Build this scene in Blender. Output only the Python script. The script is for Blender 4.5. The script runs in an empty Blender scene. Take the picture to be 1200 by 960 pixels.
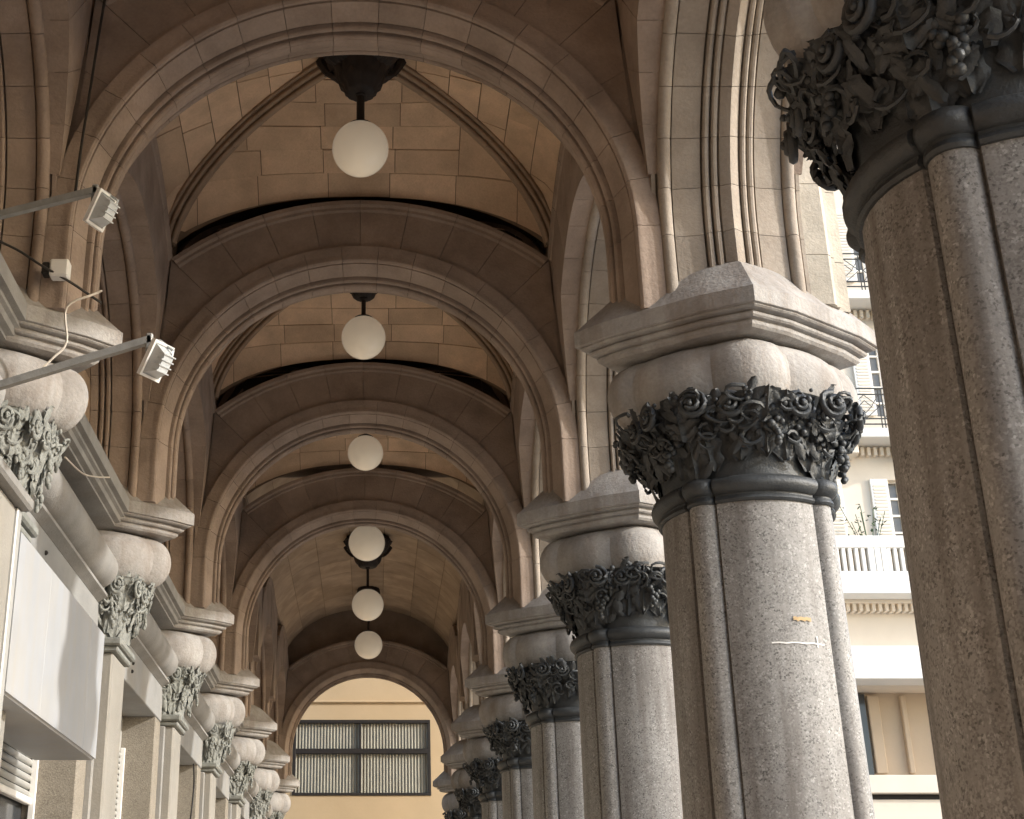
import bpy, math, random
from mathutils import Vector, Matrix
R = math.radians
sc = bpy.context.scene
col = sc.collection

# ------------------------------------------------------------------ camera, sky, sun, exposure
cd = bpy.data.cameras.new('camera'); cam = bpy.data.objects.new('camera', cd); col.objects.link(cam)
cd.sensor_fit = 'HORIZONTAL'; cd.sensor_width = 36.0; cd.lens = 48.42; cd.shift_x = 0.135
cd.clip_start = 0.05; cd.clip_end = 2000
cam.location = (0, 0, 0); cam.rotation_euler = (R(90 + 22.09), 0, 0)
sc.camera = cam
SUN_AZ = Vector((1.0, -0.37, 0)).normalized(); SUN_EL = R(23.5)
sunv = Vector((SUN_AZ.x * math.cos(SUN_EL), SUN_AZ.y * math.cos(SUN_EL), math.sin(SUN_EL)))
w = bpy.data.worlds.new('World'); sc.world = w; w.use_nodes = True
nt = w.node_tree; bg = nt.nodes['Background']
sky = nt.nodes.new('ShaderNodeTexSky'); sky.sky_type = 'NISHITA'; sky.sun_disc = False
sky.sun_elevation = SUN_EL; sky.sun_rotation = math.atan2(SUN_AZ.x, SUN_AZ.y)
sky.air_density = 1.0; sky.dust_density = 1.5; sky.ozone_density = 1.0
nt.links.new(sky.outputs[0], bg.inputs[0]); bg.inputs[1].default_value = 0.15
sd = bpy.data.lights.new('sun', 'SUN'); sun = bpy.data.objects.new('sun', sd); col.objects.link(sun)
sd.energy = 1.5; sd.angle = R(1.5); sd.color = (1.0, 0.975, 0.94)
sun.rotation_euler = (-sunv).to_track_quat('-Z', 'Y').to_euler()
vs = sc.view_settings
vs.view_transform = 'Standard'; vs.look = 'None'; vs.gamma = 1.0; vs.use_curve_mapping = False
vs.exposure = 1.5
sc.cycles.max_bounces = 8; sc.cycles.diffuse_bounces = 6; sc.cycles.glossy_bounces = 3
sc.cycles.transmission_bounces = 4; sc.cycles.transparent_max_bounces = 6
sc.cycles.sample_clamp_indirect = 6.0
sc.cycles.use_denoising = True

# ------------------------------------------------------------------ dimensions (metres, eye at z = 0)
GZ = -1.6                       # pavement
L = 4.57                        # bay length
YP = [None] + [5.03 + L * i for i in range(8)]      # pier rows 1..8
XC = -0.155                     # axis of the vault
XR, XL = 2.71, -3.02            # pier axes, street side and wall side
HT = 0.41                       # half thickness of a cross arch
FX = 2.14                       # half width of the vault frame
FY = L / 2 - HT
ZT, ZLG = 5.25, 5.15            # arch centres, cross / lengthwise
RT, RL = 2.0, 1.75              # arris radii
ZC = 7.44                       # frame corners, where lips and ribs meet
LIP_T, LIP_L = 8.20, 8.06       # crown of the lips, cross / lengthwise
ZF = 4.55                       # foot of the arches, on the abacus

# ------------------------------------------------------------------ materials
def mat(name, c, rough=0.85, var=0.12, scale=3.0, bump=0.25, bscale=40.0, metal=0.0, stain=0.0,
        stain_c=(0.08, 0.065, 0.05), rnd=0.0, speck=None, spec=0.3, fine=0.0, streak=0.0):
    m = bpy.data.materials.new(name); m.use_nodes = True
    n = m.node_tree; b = n.nodes['Principled BSDF']; b.inputs['Roughness'].default_value = rough
    b.inputs['Metallic'].default_value = metal
    b.inputs['Specular IOR Level'].default_value = spec
    N = n.nodes.new; K = n.links.new
    geo = N('ShaderNodeNewGeometry'); pos = geo.outputs['Position']
    def noise(s, det=4.0, r=0.55):
        t = N('ShaderNodeTexNoise'); t.inputs['Scale'].default_value = s; t.inputs['Detail'].default_value = det
        t.inputs['Roughness'].default_value = r; K(pos, t.inputs['Vector']); return t.outputs['Fac']
    def ramp(v, a, bb, x0, x1):
        t = N('ShaderNodeMapRange'); t.inputs[1].default_value = a; t.inputs[2].default_value = bb
        t.inputs[3].default_value = x0; t.inputs[4].default_value = x1; K(v, t.inputs[0]); return t.outputs[0]
    def mul(x, y):
        t = N('ShaderNodeMath'); t.operation = 'MULTIPLY'
        for i, q in enumerate((x, y)):
            if isinstance(q, float): t.inputs[i].default_value = q
            else: K(q, t.inputs[i])
        return t.outputs[0]
    v = ramp(noise(scale, 6), 0.25, 0.75, 1 - var, 1 + var)
    if fine: v = mul(v, ramp(noise(bscale * 1.3, 3), 0.3, 0.7, 1 - fine, 1 + fine))
    if rnd:
        oi = N('ShaderNodeObjectInfo'); v = mul(v, ramp(oi.outputs['Random'], 0, 1, 1 - rnd, 1 + rnd))
    rgb = N('ShaderNodeRGB'); rgb.outputs[0].default_value = (*c, 1)
    mx = N('ShaderNodeVectorMath'); mx.operation = 'SCALE'; K(rgb.outputs[0], mx.inputs[0]); K(v, mx.inputs['Scale'])
    out = mx.outputs[0]
    if speck:                                         # granite grains
        for (sc_, thr, cc) in speck:
            t = N('ShaderNodeTexVoronoi'); t.inputs['Scale'].default_value = sc_
            nz = N('ShaderNodeTexNoise'); nz.inputs['Scale'].default_value = sc_ * 1.6; nz.inputs['Detail'].default_value = 2; K(pos, nz.inputs['Vector'])
            sv = N('ShaderNodeVectorMath'); sv.operation = 'SCALE'; sv.inputs['Scale'].default_value = 1.1 / sc_; K(nz.outputs['Color'], sv.inputs[0])
            av = N('ShaderNodeVectorMath'); av.operation = 'ADD'; K(pos, av.inputs[0]); K(sv.outputs[0], av.inputs[1]); K(av.outputs[0], t.inputs['Vector'])
            s = N('ShaderNodeSeparateColor'); K(t.outputs['Color'], s.inputs[0])
            f = ramp(s.outputs[0], thr, thr + 0.04, 0, 1)
            f2 = mul(f, ramp(noise(sc_ * 0.12, 2), 0.35, 0.6, 0.25, 1.0))
            q = N('ShaderNodeMix'); q.data_type = 'RGBA'; K(f2, q.inputs[0]); K(out, q.inputs[6])
            q.inputs[7].default_value = (*cc, 1); out = q.outputs[2]
    if streak:
        mp = N('ShaderNodeMapping'); mp.inputs['Scale'].default_value = (9, 9, 0.55); K(pos, mp.inputs[0])
        t = N('ShaderNodeTexNoise'); t.inputs['Scale'].default_value = 1.0; t.inputs['Detail'].default_value = 5; K(mp.outputs[0], t.inputs['Vector'])
        f = mul(ramp(t.outputs['Fac'], 0.46, 0.72, 0.0, 1.0), streak)
        q = N('ShaderNodeMix'); q.data_type = 'RGBA'; K(f, q.inputs[0]); K(out, q.inputs[6])
        q.inputs[7].default_value = (*stain_c, 1); out = q.outputs[2]
    if stain:
        f = mul(ramp(noise(1.3, 5, 0.65), 0.48, 0.72, 0.0, 1.0), stain)
        q = N('ShaderNodeMix'); q.data_type = 'RGBA'; K(f, q.inputs[0]); K(out, q.inputs[6])
        q.inputs[7].default_value = (*stain_c, 1); out = q.outputs[2]
    K(out, b.inputs['Base Color'])
    if bump:
        bp = N('ShaderNodeBump'); bp.inputs['Strength'].default_value = bump; bp.inputs['Distance'].default_value = 0.02
        K(noise(bscale, 5, 0.6), bp.inputs['Height']); K(bp.outputs[0], b.inputs['Normal'])
    return m
M = {}
M['web'] = mat('web_stone', (0.66, 0.485, 0.335), 0.9, 0.18, 2.2, 0.4, 35, rnd=0.16, stain=0.35, stain_c=(0.24, 0.16, 0.10), fine=0.05)  # same stone as the abacus; the tan has warm bounced light in it
M['arch'] = mat('arch_stone', (0.315, 0.248, 0.20), 0.88, 0.20, 2.5, 0.35, 30, rnd=0.08, stain=0.5, stain_c=(0.125, 0.085, 0.06), fine=0.06)  # same stone again, warm bounce put into its brown
M['shadeweb'] = mat('shaded_hall_stone', (0.40, 0.31, 0.225), 0.9, 0.2, 2.2, 0.4, 35, rnd=0.12, stain=0.5, stain_c=(0.20, 0.145, 0.10), fine=0.05)  # web stone darkened: the far hall's shade is put into the colour
M['rib'] = mat('rib_stone', (0.36, 0.27, 0.195), 0.88, 0.15, 3, 0.3, 35, stain=0.4, stain_c=(0.14, 0.10, 0.07))
M['mortar'] = mat('mortar', (0.20, 0.145, 0.10), 0.95, 0.2, 5, 0.2)
M['skyarch'] = mat('sky_lit_arch_stone', (0.345, 0.30, 0.25), 0.88, 0.18, 2.5, 0.35, 30, rnd=0.07, stain=0.45, stain_c=(0.17, 0.125, 0.09), fine=0.06)  # arch stone greyed, with the street's sky light put into the colour
M['pier'] = mat('pier_stone', (0.50, 0.455, 0.38), 0.88, 0.16, 3, 0.35, 35, rnd=0.06, stain=0.4, stain_c=(0.22, 0.18, 0.14), fine=0.06)
M['abacus'] = mat('abacus_stone', (0.335, 0.32, 0.30), 0.8, 0.22, 3.5, 0.45, 30, stain=0.6, stain_c=(0.18, 0.138, 0.105), fine=0.09, streak=0.4)
M['lunette'] = mat('lunette_stone', (0.33, 0.245, 0.175), 0.9, 0.2, 3, 0.3, 35, rnd=0.14, stain=0.4)
M['granite'] = mat('granite', (0.285, 0.277, 0.262), 0.58, 0.14, 1.2, 0.10, 160, spec=0.35, stain=0.3, stain_c=(0.105, 0.088, 0.075), streak=0.65,
                   speck=[(120, 0.55, (0.205, 0.198, 0.188)), (95, 0.80, (0.11, 0.106, 0.10)), (85, 0.86, (0.40, 0.39, 0.375))])
M['bronze'] = mat('bronze', (0.045, 0.049, 0.051), 0.50, 0.35, 6, 0.3, 60, metal=0.2, spec=0.45)
M['verdigris'] = mat('painted_capital', (0.235, 0.24, 0.22), 0.7, 0.3, 9, 0.4, 60, stain=0.6, stain_c=(0.17, 0.18, 0.15))
M['plaster'] = mat('wall_plaster', (0.27, 0.268, 0.258), 0.85, 0.14, 2, 0.25, 30, stain=0.5, stain_c=(0.30, 0.27, 0.22))
M['wallgranite'] = mat('wall_granite', (0.27, 0.24, 0.195), 0.7, 0.12, 3, 0.3, 60,
                       speck=[(110, 0.55, (0.20, 0.175, 0.14)), (120, 0.80, (0.34, 0.31, 0.255))])
M['pilaster'] = mat('pilaster_stone', (0.28, 0.265, 0.235), 0.8, 0.12, 2.5, 0.25, 40, stain=0.25, stain_c=(0.34, 0.29, 0.22))
M['cornice'] = mat('cornice_stone', (0.26, 0.252, 0.236), 0.8, 0.22, 3, 0.3, 40, stain=0.5, stain_c=(0.22, 0.19, 0.16))
M['boss'] = mat('boss_iron', (0.030, 0.024, 0.021), 0.6, 0.3, 6, 0.2, 50)
M['opal'] = mat('opal_glass', (0.86, 0.75, 0.57), 0.25, 0.02, 2, 0.0, 10, spec=0.5)
b_ = M['opal'].node_tree.nodes['Principled BSDF']; b_.inputs['Emission Color'].default_value = (1.0, 0.86, 0.66, 1); b_.inputs['Emission Strength'].default_value = 0.06
M['whitebox'] = mat('white_sheet', (0.37, 0.385, 0.405), 0.5, 0.08, 2, 0.05, 20, stain=0.35, stain_c=(0.40, 0.37, 0.31), streak=0.35)
M['shutter'] = mat('shutter_metal', (0.42, 0.42, 0.40), 0.5, 0.1, 4, 0.1, 30, metal=0.2)
M['dark'] = mat('dark_metal', (0.025, 0.022, 0.020), 0.6, 0.2, 4, 0.1)
M['arm'] = mat('grey_arm', (0.26, 0.26, 0.25), 0.5, 0.2, 12, 0.2, 60, metal=0.3)
M['lampbody'] = mat('lamp_body', (0.52, 0.54, 0.54), 0.45, 0.1, 12, 0.1, 60, metal=0.2)
M['cable'] = mat('cable_dark', (0.03, 0.027, 0.024), 0.6, 0.2, 12, 0.0)
M['wire'] = mat('cable_light', (0.55, 0.50, 0.43), 0.7, 0.2, 12, 0.0)
M['whiteplastic'] = mat('white_plastic', (0.74, 0.73, 0.70), 0.5, 0.05, 6, 0.0)
M['pavement'] = mat('pavement_slabs', (0.44, 0.425, 0.405), 0.8, 0.15, 0.6, 0.2, 12)
M['floor'] = mat('floor_tiles', (0.47, 0.385, 0.29), 0.5, 0.15, 0.6, 0.1, 12)
M['street'] = mat('asphalt', (0.17, 0.165, 0.155), 0.9, 0.2, 0.5, 0.3, 30)
M['facade'] = mat('cream_facade', (0.74, 0.66, 0.55), 0.85, 0.06, 0.8, 0.1, 10, stain=0.15, stain_c=(0.6, 0.5, 0.4))
M['facadewhite'] = mat('white_facade', (0.80, 0.78, 0.73), 0.85, 0.05, 0.8, 0.1, 10)
M['iron'] = mat('iron_railing', (0.05, 0.05, 0.048), 0.6, 0.1, 4, 0.0)
M['tanshade'] = mat('tan_shade', (0.52, 0.42, 0.31), 0.7, 0.06, 1, 0.1, 10)  # facade recess shade put into the colour; parapet back shares it
M['darkglass'] = mat('dark_window', (0.05, 0.055, 0.06), 0.1, 0.1, 2, 0.0, spec=0.5)
M['facadeglass'] = mat('facade_window', (0.17, 0.17, 0.165), 0.2, 0.15, 2, 0.0, spec=0.5)
M['ochre'] = mat('ochre_wall', (0.53, 0.40, 0.245), 0.9, 0.08, 0.7, 0.15, 12, stain=0.2, stain_c=(0.5, 0.36, 0.2))
M['blind'] = mat('window_blind', (0.33, 0.32, 0.265), 0.8, 0.12, 2, 0.0)
M['leafgreen'] = mat('plant_leaf', (0.06, 0.10, 0.05), 0.6, 0.3, 8, 0.0)
M['terracotta'] = mat('plant_pot', (0.35, 0.20, 0.12), 0.8, 0.1, 6, 0.0)
M['chalk'] = mat('chalk_mark', (0.80, 0.79, 0.76), 0.9, 0.1, 20, 0.0)
M['orange'] = mat('orange_mark', (0.50, 0.36, 0.20), 0.9, 0.2, 30, 0.0)
def glass():
    m = bpy.data.materials.new('window_glass'); m.use_nodes = True; n = m.node_tree; n.nodes.clear()
    o = n.nodes.new('ShaderNodeOutputMaterial'); a = n.nodes.new('ShaderNodeBsdfTransparent'); g = n.nodes.new('ShaderNodeBsdfGlossy')
    g.inputs['Roughness'].default_value = 0.03; x = n.nodes.new('ShaderNodeMixShader'); f = n.nodes.new('ShaderNodeFresnel')
    f.inputs[0].default_value = 1.5
    x.inputs[0].default_value = 0.05; n.links.new(a.outputs[0], x.inputs[1]); n.links.new(g.outputs[0], x.inputs[2]); n.links.new(x.outputs[0], o.inputs[0])
    return m
M['glass'] = glass()

# ------------------------------------------------------------------ mesh helpers
def mk(name, V, F, m, parent=None, smooth=None):
    me = bpy.data.meshes.new(name); me.from_pydata([tuple(v) for v in V], [], F); me.update()
    me.materials.append(M[m] if isinstance(m, str) else m)
    if smooth is not None:
        me.polygons.foreach_set('use_smooth', [True] * len(me.polygons))
        me.set_sharp_from_angle(angle=R(smooth))
    o = bpy.data.objects.new(name, me); col.objects.link(o)
    if parent: o.parent = parent
    return o
def thing(name, label, cat, loc=(0, 0, 0), group=None, rz=0.0):
    o = bpy.data.objects.new(name, None); col.objects.link(o); o.location = loc; o.rotation_euler = (0, 0, rz)
    o.empty_display_size = 0.2
    o['label'] = label; o['category'] = cat
    if group: o['group'] = group
    return o
def tag(o, label, cat, group=None):
    o['label'] = label; o['category'] = cat
    if group: o['group'] = group
    return o
def link_copy(o, parent, loc=None, rz=None, scale=None):
    c = o.copy(); col.objects.link(c); c.parent = parent
    if loc is not None: c.location = loc
    if rz is not None: c.rotation_euler = (0, 0, rz)
    if scale is not None: c.scale = scale
    return c
class MB:
    def __init__(s): s.V = []; s.F = []
    def add(s, V, F):
        k = len(s.V); s.V += [tuple(v) for v in V]; s.F += [tuple(i + k for i in f) for f in F]; return s
    def box(s, x0, x1, y0, y1, z0, z1):
        V = [(x, y, z) for x in (x0, x1) for y in (y0, y1) for z in (z0, z1)]
        return s.add(V, [(0, 1, 3, 2), (4, 6, 7, 5), (0, 4, 5, 1), (2, 3, 7, 6), (0, 2, 6, 4), (1, 5, 7, 3)])
    def bbox(s, x0, x1, y0, y1, z0, z1, b=0.012):      # box with chamfered edges
        V = []; F = []
        cx, cy, cz = (x0 + x1) / 2, (y0 + y1) / 2, (z0 + z1) / 2; h = ((x1 - x0) / 2, (y1 - y0) / 2, (z1 - z0) / 2)
        b = min(b, min(h) * 0.45)
        idx = {}
        for sx in (-1, 1):
            for sy in (-1, 1):
                for sz in (-1, 1):
                    for a in range(3):
                        q = [h[0] - b, h[1] - b, h[2] - b]; q[a] = h[a]
                        idx[(sx, sy, sz, a)] = len(V); V.append((cx + sx * q[0], cy + sy * q[1], cz + sz * q[2]))
                    F.append((idx[(sx, sy, sz, 0)], idx[(sx, sy, sz, 1)], idx[(sx, sy, sz, 2)]))
        for a in range(3):
            p, q = [(1, 2), (0, 2), (0, 1)][a]
            for sa in (-1, 1):
                f = []
                for (u, v) in ((-1, -1), (1, -1), (1, 1), (-1, 1)):
                    k = [0, 0, 0]; k[a] = sa; k[p] = u; k[q] = v; f.append(idx[(*k, a)])
                F.append(tuple(f))
            for u in (-1, 1):
                for v in (-1, 1):
                    k1 = [0, 0, 0]; k1[p] = u; k1[q] = v; k2 = list(k1); k1[a] = -1; k2[a] = 1
                    F.append((idx[(*k1, p)], idx[(*k2, p)], idx[(*k2, q)], idx[(*k1, q)]))
        return s.add(V, F)
    def tube(s, pts, r, n=6, cap=True):
        pts = [Vector(p) for p in pts]; k = len(s.V); rr = r if isinstance(r, (list, tuple)) else [r] * len(pts)
        up = Vector((0.13, 0.27, 0.95))
        for i, p in enumerate(pts):
            t = (pts[min(i + 1, len(pts) - 1)] - pts[max(i - 1, 0)]).normalized()
            a = t.cross(up)
            if a.length < 1e-3: a = t.cross(Vector((1, 0, 0)))
            a.normalize(); bb = t.cross(a)
            for j in range(n):
                th = 2 * math.pi * j / n; s.V.append(tuple(p + (a * math.cos(th) + bb * math.sin(th)) * rr[i]))
        for i in range(len(pts) - 1):
            for j in range(n):
                j2 = (j + 1) % n; s.F.append((k + i * n + j, k + i * n + j2, k + (i + 1) * n + j2, k + (i + 1) * n + j))
        if cap:
            s.F.append(tuple(k + j for j in range(n))[::-1]); s.F.append(tuple(k + (len(pts) - 1) * n + j for j in range(n)))
        return s
    def lathe(s, prof, n=32, c=(0, 0, 0), sx=1.0, flute=None):
        k = len(s.V)
        for (r, z) in prof:
            for j in range(n):
                th = 2 * math.pi * j / n; q = r * (1 + (flute[1] * math.cos(th * flute[0]) if flute else 0))
                s.V.append((c[0] + sx * q * math.cos(th), c[1] + q * math.sin(th), c[2] + z))
        for i in range(len(prof) - 1):
            for j in range(n):
                j2 = (j + 1) % n; s.F.append((k + i * n + j, k + i * n + j2, k + (i + 1) * n + j2, k + (i + 1) * n + j))
        s.F.append(tuple(k + j for j in range(n))[::-1]); s.F.append(tuple(k + (len(prof) - 1) * n + j for j in range(n)))
        return s
    def prism(s, poly, axis, a0, a1):                  # closed polygon extruded along an axis; poly in the other two axes
        n = len(poly); V = []
        for a in (a0, a1):
            for (p, q) in poly: V.append({'x': (a, p, q), 'y': (p, a, q), 'z': (p, q, a)}[axis])
        F = [(i, (i + 1) % n, n + (i + 1) % n, n + i) for i in range(n)] + [tuple(range(n))[::-1], tuple(range(n, 2 * n))]
        return s.add(V, F)
    def ball(s, c, r, n=8, m=5):
        k = len(s.V); s.V.append((c[0], c[1], c[2] - r))
        for i in range(1, m):
            ph = -math.pi / 2 + math.pi * i / m
            for j in range(n):
                th = 2 * math.pi * j / n; s.V.append((c[0] + r * math.cos(ph) * math.cos(th), c[1] + r * math.cos(ph) * math.sin(th), c[2] + r * math.sin(ph)))
        s.V.append((c[0], c[1], c[2] + r)); t = len(s.V) - 1
        for j in range(n):
            j2 = (j + 1) % n; s.F.append((k, k + 1 + j2, k + 1 + j)); s.F.append((t, t - n + j, t - n + j2))
            for i in range(m - 2):
                a = k + 1 + i * n; s.F.append((a + j, a + j2, a + n + j2, a + n + j))
        return s
    def build(s, name, m, parent=None, smooth=None): return mk(name, s.V, s.F, m, parent, smooth)

def sweep(prof_fn, frame, s0, s1, n):
    """Closed cross-section (list of (u, r)) carried along frame(s) -> (origin, radial, axial)."""
    V = []; F = []; k = None
    for i in range(n + 1):
        s = s0 + (s1 - s0) * i / n; o, ra, ax = frame(s); P = prof_fn(s); k = len(P)
        for (u, r) in P: V.append(o + ra * r + ax * u)
    for i in range(n):
        for j in range(k):
            j2 = (j + 1) % k; F.append((i * k + j, i * k + j2, (i + 1) * k + j2, (i + 1) * k + j))
    F.append(tuple(range(k))[::-1]); F.append(tuple(n * k + j for j in range(k)))
    return V, F

# ------------------------------------------------------------------ ground, street
o = MB().box(3.5, 12.0, -14, 60, GZ - 0.3, GZ).build('pavement', 'pavement'); o['kind'] = 'structure'
o = MB().box(-4.2, 3.5, -14, 60, GZ - 0.3, GZ + 0.004).build('arcade_floor', 'floor'); o['kind'] = 'structure'
o = MB().box(-300, 400, -300, 500, GZ - 0.6, GZ - 0.14).build('street', 'street'); o['kind'] = 'structure'

# ------------------------------------------------------------------ arches
def mirror_profile(half, rc):
    """half: list of (u>=0, r) from the arris outwards; closed behind at radius rc"""
    left = [(-u, r) for (u, r) in half[::-1]]
    if half[0][0] == 0: left = left[:-1]
    P = left + list(half)
    return P + [(half[-1][0], rc), (-half[-1][0], rc)]
def roll(u, r, rad, a0, a1, n=5):
    return [(u + rad * math.cos(R(a0 + (a1 - a0) * i / n)), r + rad * math.sin(R(a0 + (a1 - a0) * i / n))) for i in range(n + 1)]
HALF_T = ([(0.0, 1.995), (0.030, 1.995)] + roll(0.048, 2.022, 0.026, 240, 400, 4) + [(0.070, 2.085), (0.088, 2.085)]
          + roll(0.118, 2.058, 0.028, 200, 380, 5) + [(0.140, 2.125), (0.160, 2.125), (0.163, 2.085), (0.178, 2.080), (0.365, 2.150), (0.368, 2.185)]
          + roll(0.415, 2.185, 0.040, 195, 400, 6) + [(0.45, 2.25)])
HALF_L = ([(0.0, 1.715), (0.025, 1.728), (0.075, 1.765), (0.078, 1.80), (0.09, 1.80)] + roll(0.115, 1.778, 0.024, 205, 380, 4) + [(0.135, 1.835), (0.150, 1.835)]
          + roll(0.178, 1.800, 0.026, 205, 380, 4) + [(0.20, 1.86), (0.215, 1.86), (0.22, 1.81), (0.44, 1.845), (0.443, 1.90)]
          + roll(0.50, 1.855, 0.052, 180, 380, 7) + [(0.552, 1.92), (0.565, 1.92), (0.57, 1.875), (0.60, 1.88)])
HALF_T = [(u * 0.89, r) for (u, r) in HALF_T]
HALF_L = [(u * 0.95, r + 0.045) for (u, r) in HALF_L]
def arch_frame(c, rdir, axdir, rad0, zfoot):
    h = c.z - zfoot; arc = math.pi
    def fr(s):                                         # s: angle; beyond +-90 deg it runs straight down (metres)
        if s < -arc / 2: return c + Vector((0, 0, (s + arc / 2))), -rdir, axdir
        if s > arc / 2: return c - Vector((0, 0, (s - arc / 2))), rdir, axdir
        return c, rdir * math.sin(s) + Vector((0, 0, math.cos(s))), axdir
    return fr, h
def make_arch(T, c, rdir, axdir, half, rc, zfoot, nv, mt, seg=3, gap=0.0022):
    P = mirror_profile(half, rc); r0 = half[0][1]; fr, h = arch_frame(c, rdir, axdir, r0, zfoot)
    e = gap / r0
    for i in range(nv):
        a0 = -math.pi / 2 + math.pi * i / nv; a1 = a0 + math.pi / nv
        V, F = sweep(lambda s: P, fr, a0 + e, a1 - e, seg); mk('voussoir', V, F, mt, T, 32)
    if h > 0.05:
        for sg in (-1, 1):
            a, b = sorted((sg * (math.pi / 2 + gap), sg * (math.pi / 2 + h)))
            V, F = sweep(lambda s: P, fr, a, b, 1); mk('stilt_stone', V, F, mt, T, 32)
def make_band(T, c, rdir, axdir, r_in, z_crown, half_w, ht, lip, nv, mt, grow=0.0, taper=0.0, gap=0.0022):
    """spandrel band over an arch: bounded by a flatter curved lip above and the frame's corners at the sides"""
    hh = z_crown - ZC; rho = (half_w ** 2 + hh ** 2) / (2 * hh); d = z_crown - rho - c.z
    thc = math.atan2(half_w, ZC - c.z); the = math.asin(min(0.985, (half_w + grow) / (r_in + 0.03)))
    fr, _ = arch_frame(c, rdir, axdir, r_in, c.z)
    def prof(s):
        a = abs(s)
        if a <= thc + 1e-6:
            ro = d * math.cos(a) + math.sqrt(rho ** 2 - (d * math.sin(a)) ** 2)
            p = [(ht, r_in), (ht, ro - 0.14), (ht + lip * 0.5, ro - 0.12), (ht + lip * 0.5, ro - 0.085), (ht + lip, ro - 0.06), (ht + lip, ro - 0.01), (ht + lip * 0.6, ro)]
        else:
            f = (a - thc) / (the - thc); ro = (half_w + grow * f) / math.sin(a); dd = max(ro - r_in, 0.01); h2 = ht - taper * f
            p = [(h2, r_in), (h2, r_in + dd * .5), (h2, r_in + dd * .6), (h2, r_in + dd * .7), (h2, r_in + dd * .8), (h2, r_in + dd * .9), (h2, ro)]
        return p + [(-u, r) for (u, r) in p[::-1]]
    e = gap / r_in
    m = max(1, round(2 * thc / (math.pi / nv)))
    edges = [-thc + 2 * thc * i / m for i in range(m + 1)]
    for i in range(m):
        V, F = sweep(prof, fr, edges[i] + e, edges[i + 1] - e, 3); mk('spandrel_stone', V, F, mt, T, 35)
    k = 3
    for sg in (-1, 1):
        ed = [thc + (the - thc) * i / k for i in range(k + 1)]
        for i in range(k):
            a, b = sorted((sg * (ed[i] + e), sg * (ed[i + 1] - e * 0.5)))
            V, F = sweep(prof, fr, a, b, 2); mk('spandrel_stone', V, F, mt, T, 35)
ORD = {1: 'nearest', 2: 'second', 3: 'third', 4: 'fourth', 5: 'fifth', 6: 'sixth', 7: 'seventh', 8: 'last'}
XA, YA, ZA = Vector((1, 0, 0)), Vector((0, 1, 0)), Vector((0, 0, 1))
arch_lab = {2: 'largest brown stone cross arch, framing the whole arcade at the top of the picture',
            3: 'second stone cross arch from the front, under the top globe lamp',
            4: 'third stone cross arch from the front, behind the second globe lamp',
            5: 'fourth stone cross arch, last one before the plain vaulted hall',
            8: 'dark cross arch at the far end, framing the curtained window'}
for n in (2, 3, 4, 5, 8):
    T = thing('cross_arch', arch_lab[n], 'arch', (0, 0, 0), 'cross arches of the arcade')
    c = Vector((XC, YP[n], ZT))
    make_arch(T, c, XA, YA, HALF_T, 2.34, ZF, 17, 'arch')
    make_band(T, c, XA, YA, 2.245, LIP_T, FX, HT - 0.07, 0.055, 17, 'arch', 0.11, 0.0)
for b in range(0, 7):                                  # lengthwise arches, bay b lies between pier rows b+1 and b+2
    ym = (YP[b + 1] + YP[b + 2]) / 2
    for side, X in (('street', XR), ('wall', XL)):
        T = thing('side_arch', ('stone arch open to the street between the %s and %s columns' if side == 'street' else 'blind wall arch above the cornice between the %s and %s wall piers')
                  % (ORD[b + 1], ORD[b + 2]), 'arch', (0, 0, 0), 'side arches of the arcade')
        c = Vector((X, ym, ZLG))
        make_arch(T, c, YA, XA, HALF_L, 2.03, ZF, 15, 'skyarch' if side == 'street' else 'arch', 3)
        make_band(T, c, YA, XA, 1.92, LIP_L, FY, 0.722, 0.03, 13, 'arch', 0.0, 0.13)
# pier masonry above each abacus, and the street pilasters
for n in range(1, 9):
    T = thing('upper_pier', 'stone pier rising from the abacus of the %s street column' % ORD[n], 'pier', (XR, YP[n], 0), 'piers above the columns')
    MB().box(-0.56, 0.56, -0.36, 0.36, 4.72, 9.6).box(-0.69, 0.69, -0.33, 0.33, 5.85, 8.3).build('core', 'arch', T)
    z = 4.60; k = 0
    hs = [0.42, 0.62, 0.5, 0.6, 0.55, 0.62, 0.5, 0.6, 0.6, 0.6]
    for hh in hs:
        pr = [(0.57, -0.36), (0.72, -0.36)] + [(0.72 + 0.05 * math.cos(R(a)), -0.31 + 0.05 * math.sin(R(a))) for a in (250, 290, 330, 0)] + \
             [(0.80, -0.30), (0.80, -0.24), (0.90, -0.22), (0.90, 0.22), (0.80, 0.24), (0.80, 0.30), (0.77, 0.36), (0.57, 0.36)]
        MB().prism(pr, 'z', z + 0.003, z + hh - 0.003).build('pilaster_stone', 'pier', T, 35); z += hh
    T2 = thing('wall_pier', 'stone pier on the wall side rising above the %s cornice block' % ORD[n], 'pier', (XL, YP[n], 0), 'piers on the wall side')
    MB().box(-0.56, 0.56, -0.36, 0.36, 4.72, 9.6).box(-0.5, 0.69, -0.33, 0.33, 5.85, 8.3).build('core', 'arch', T2)

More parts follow.
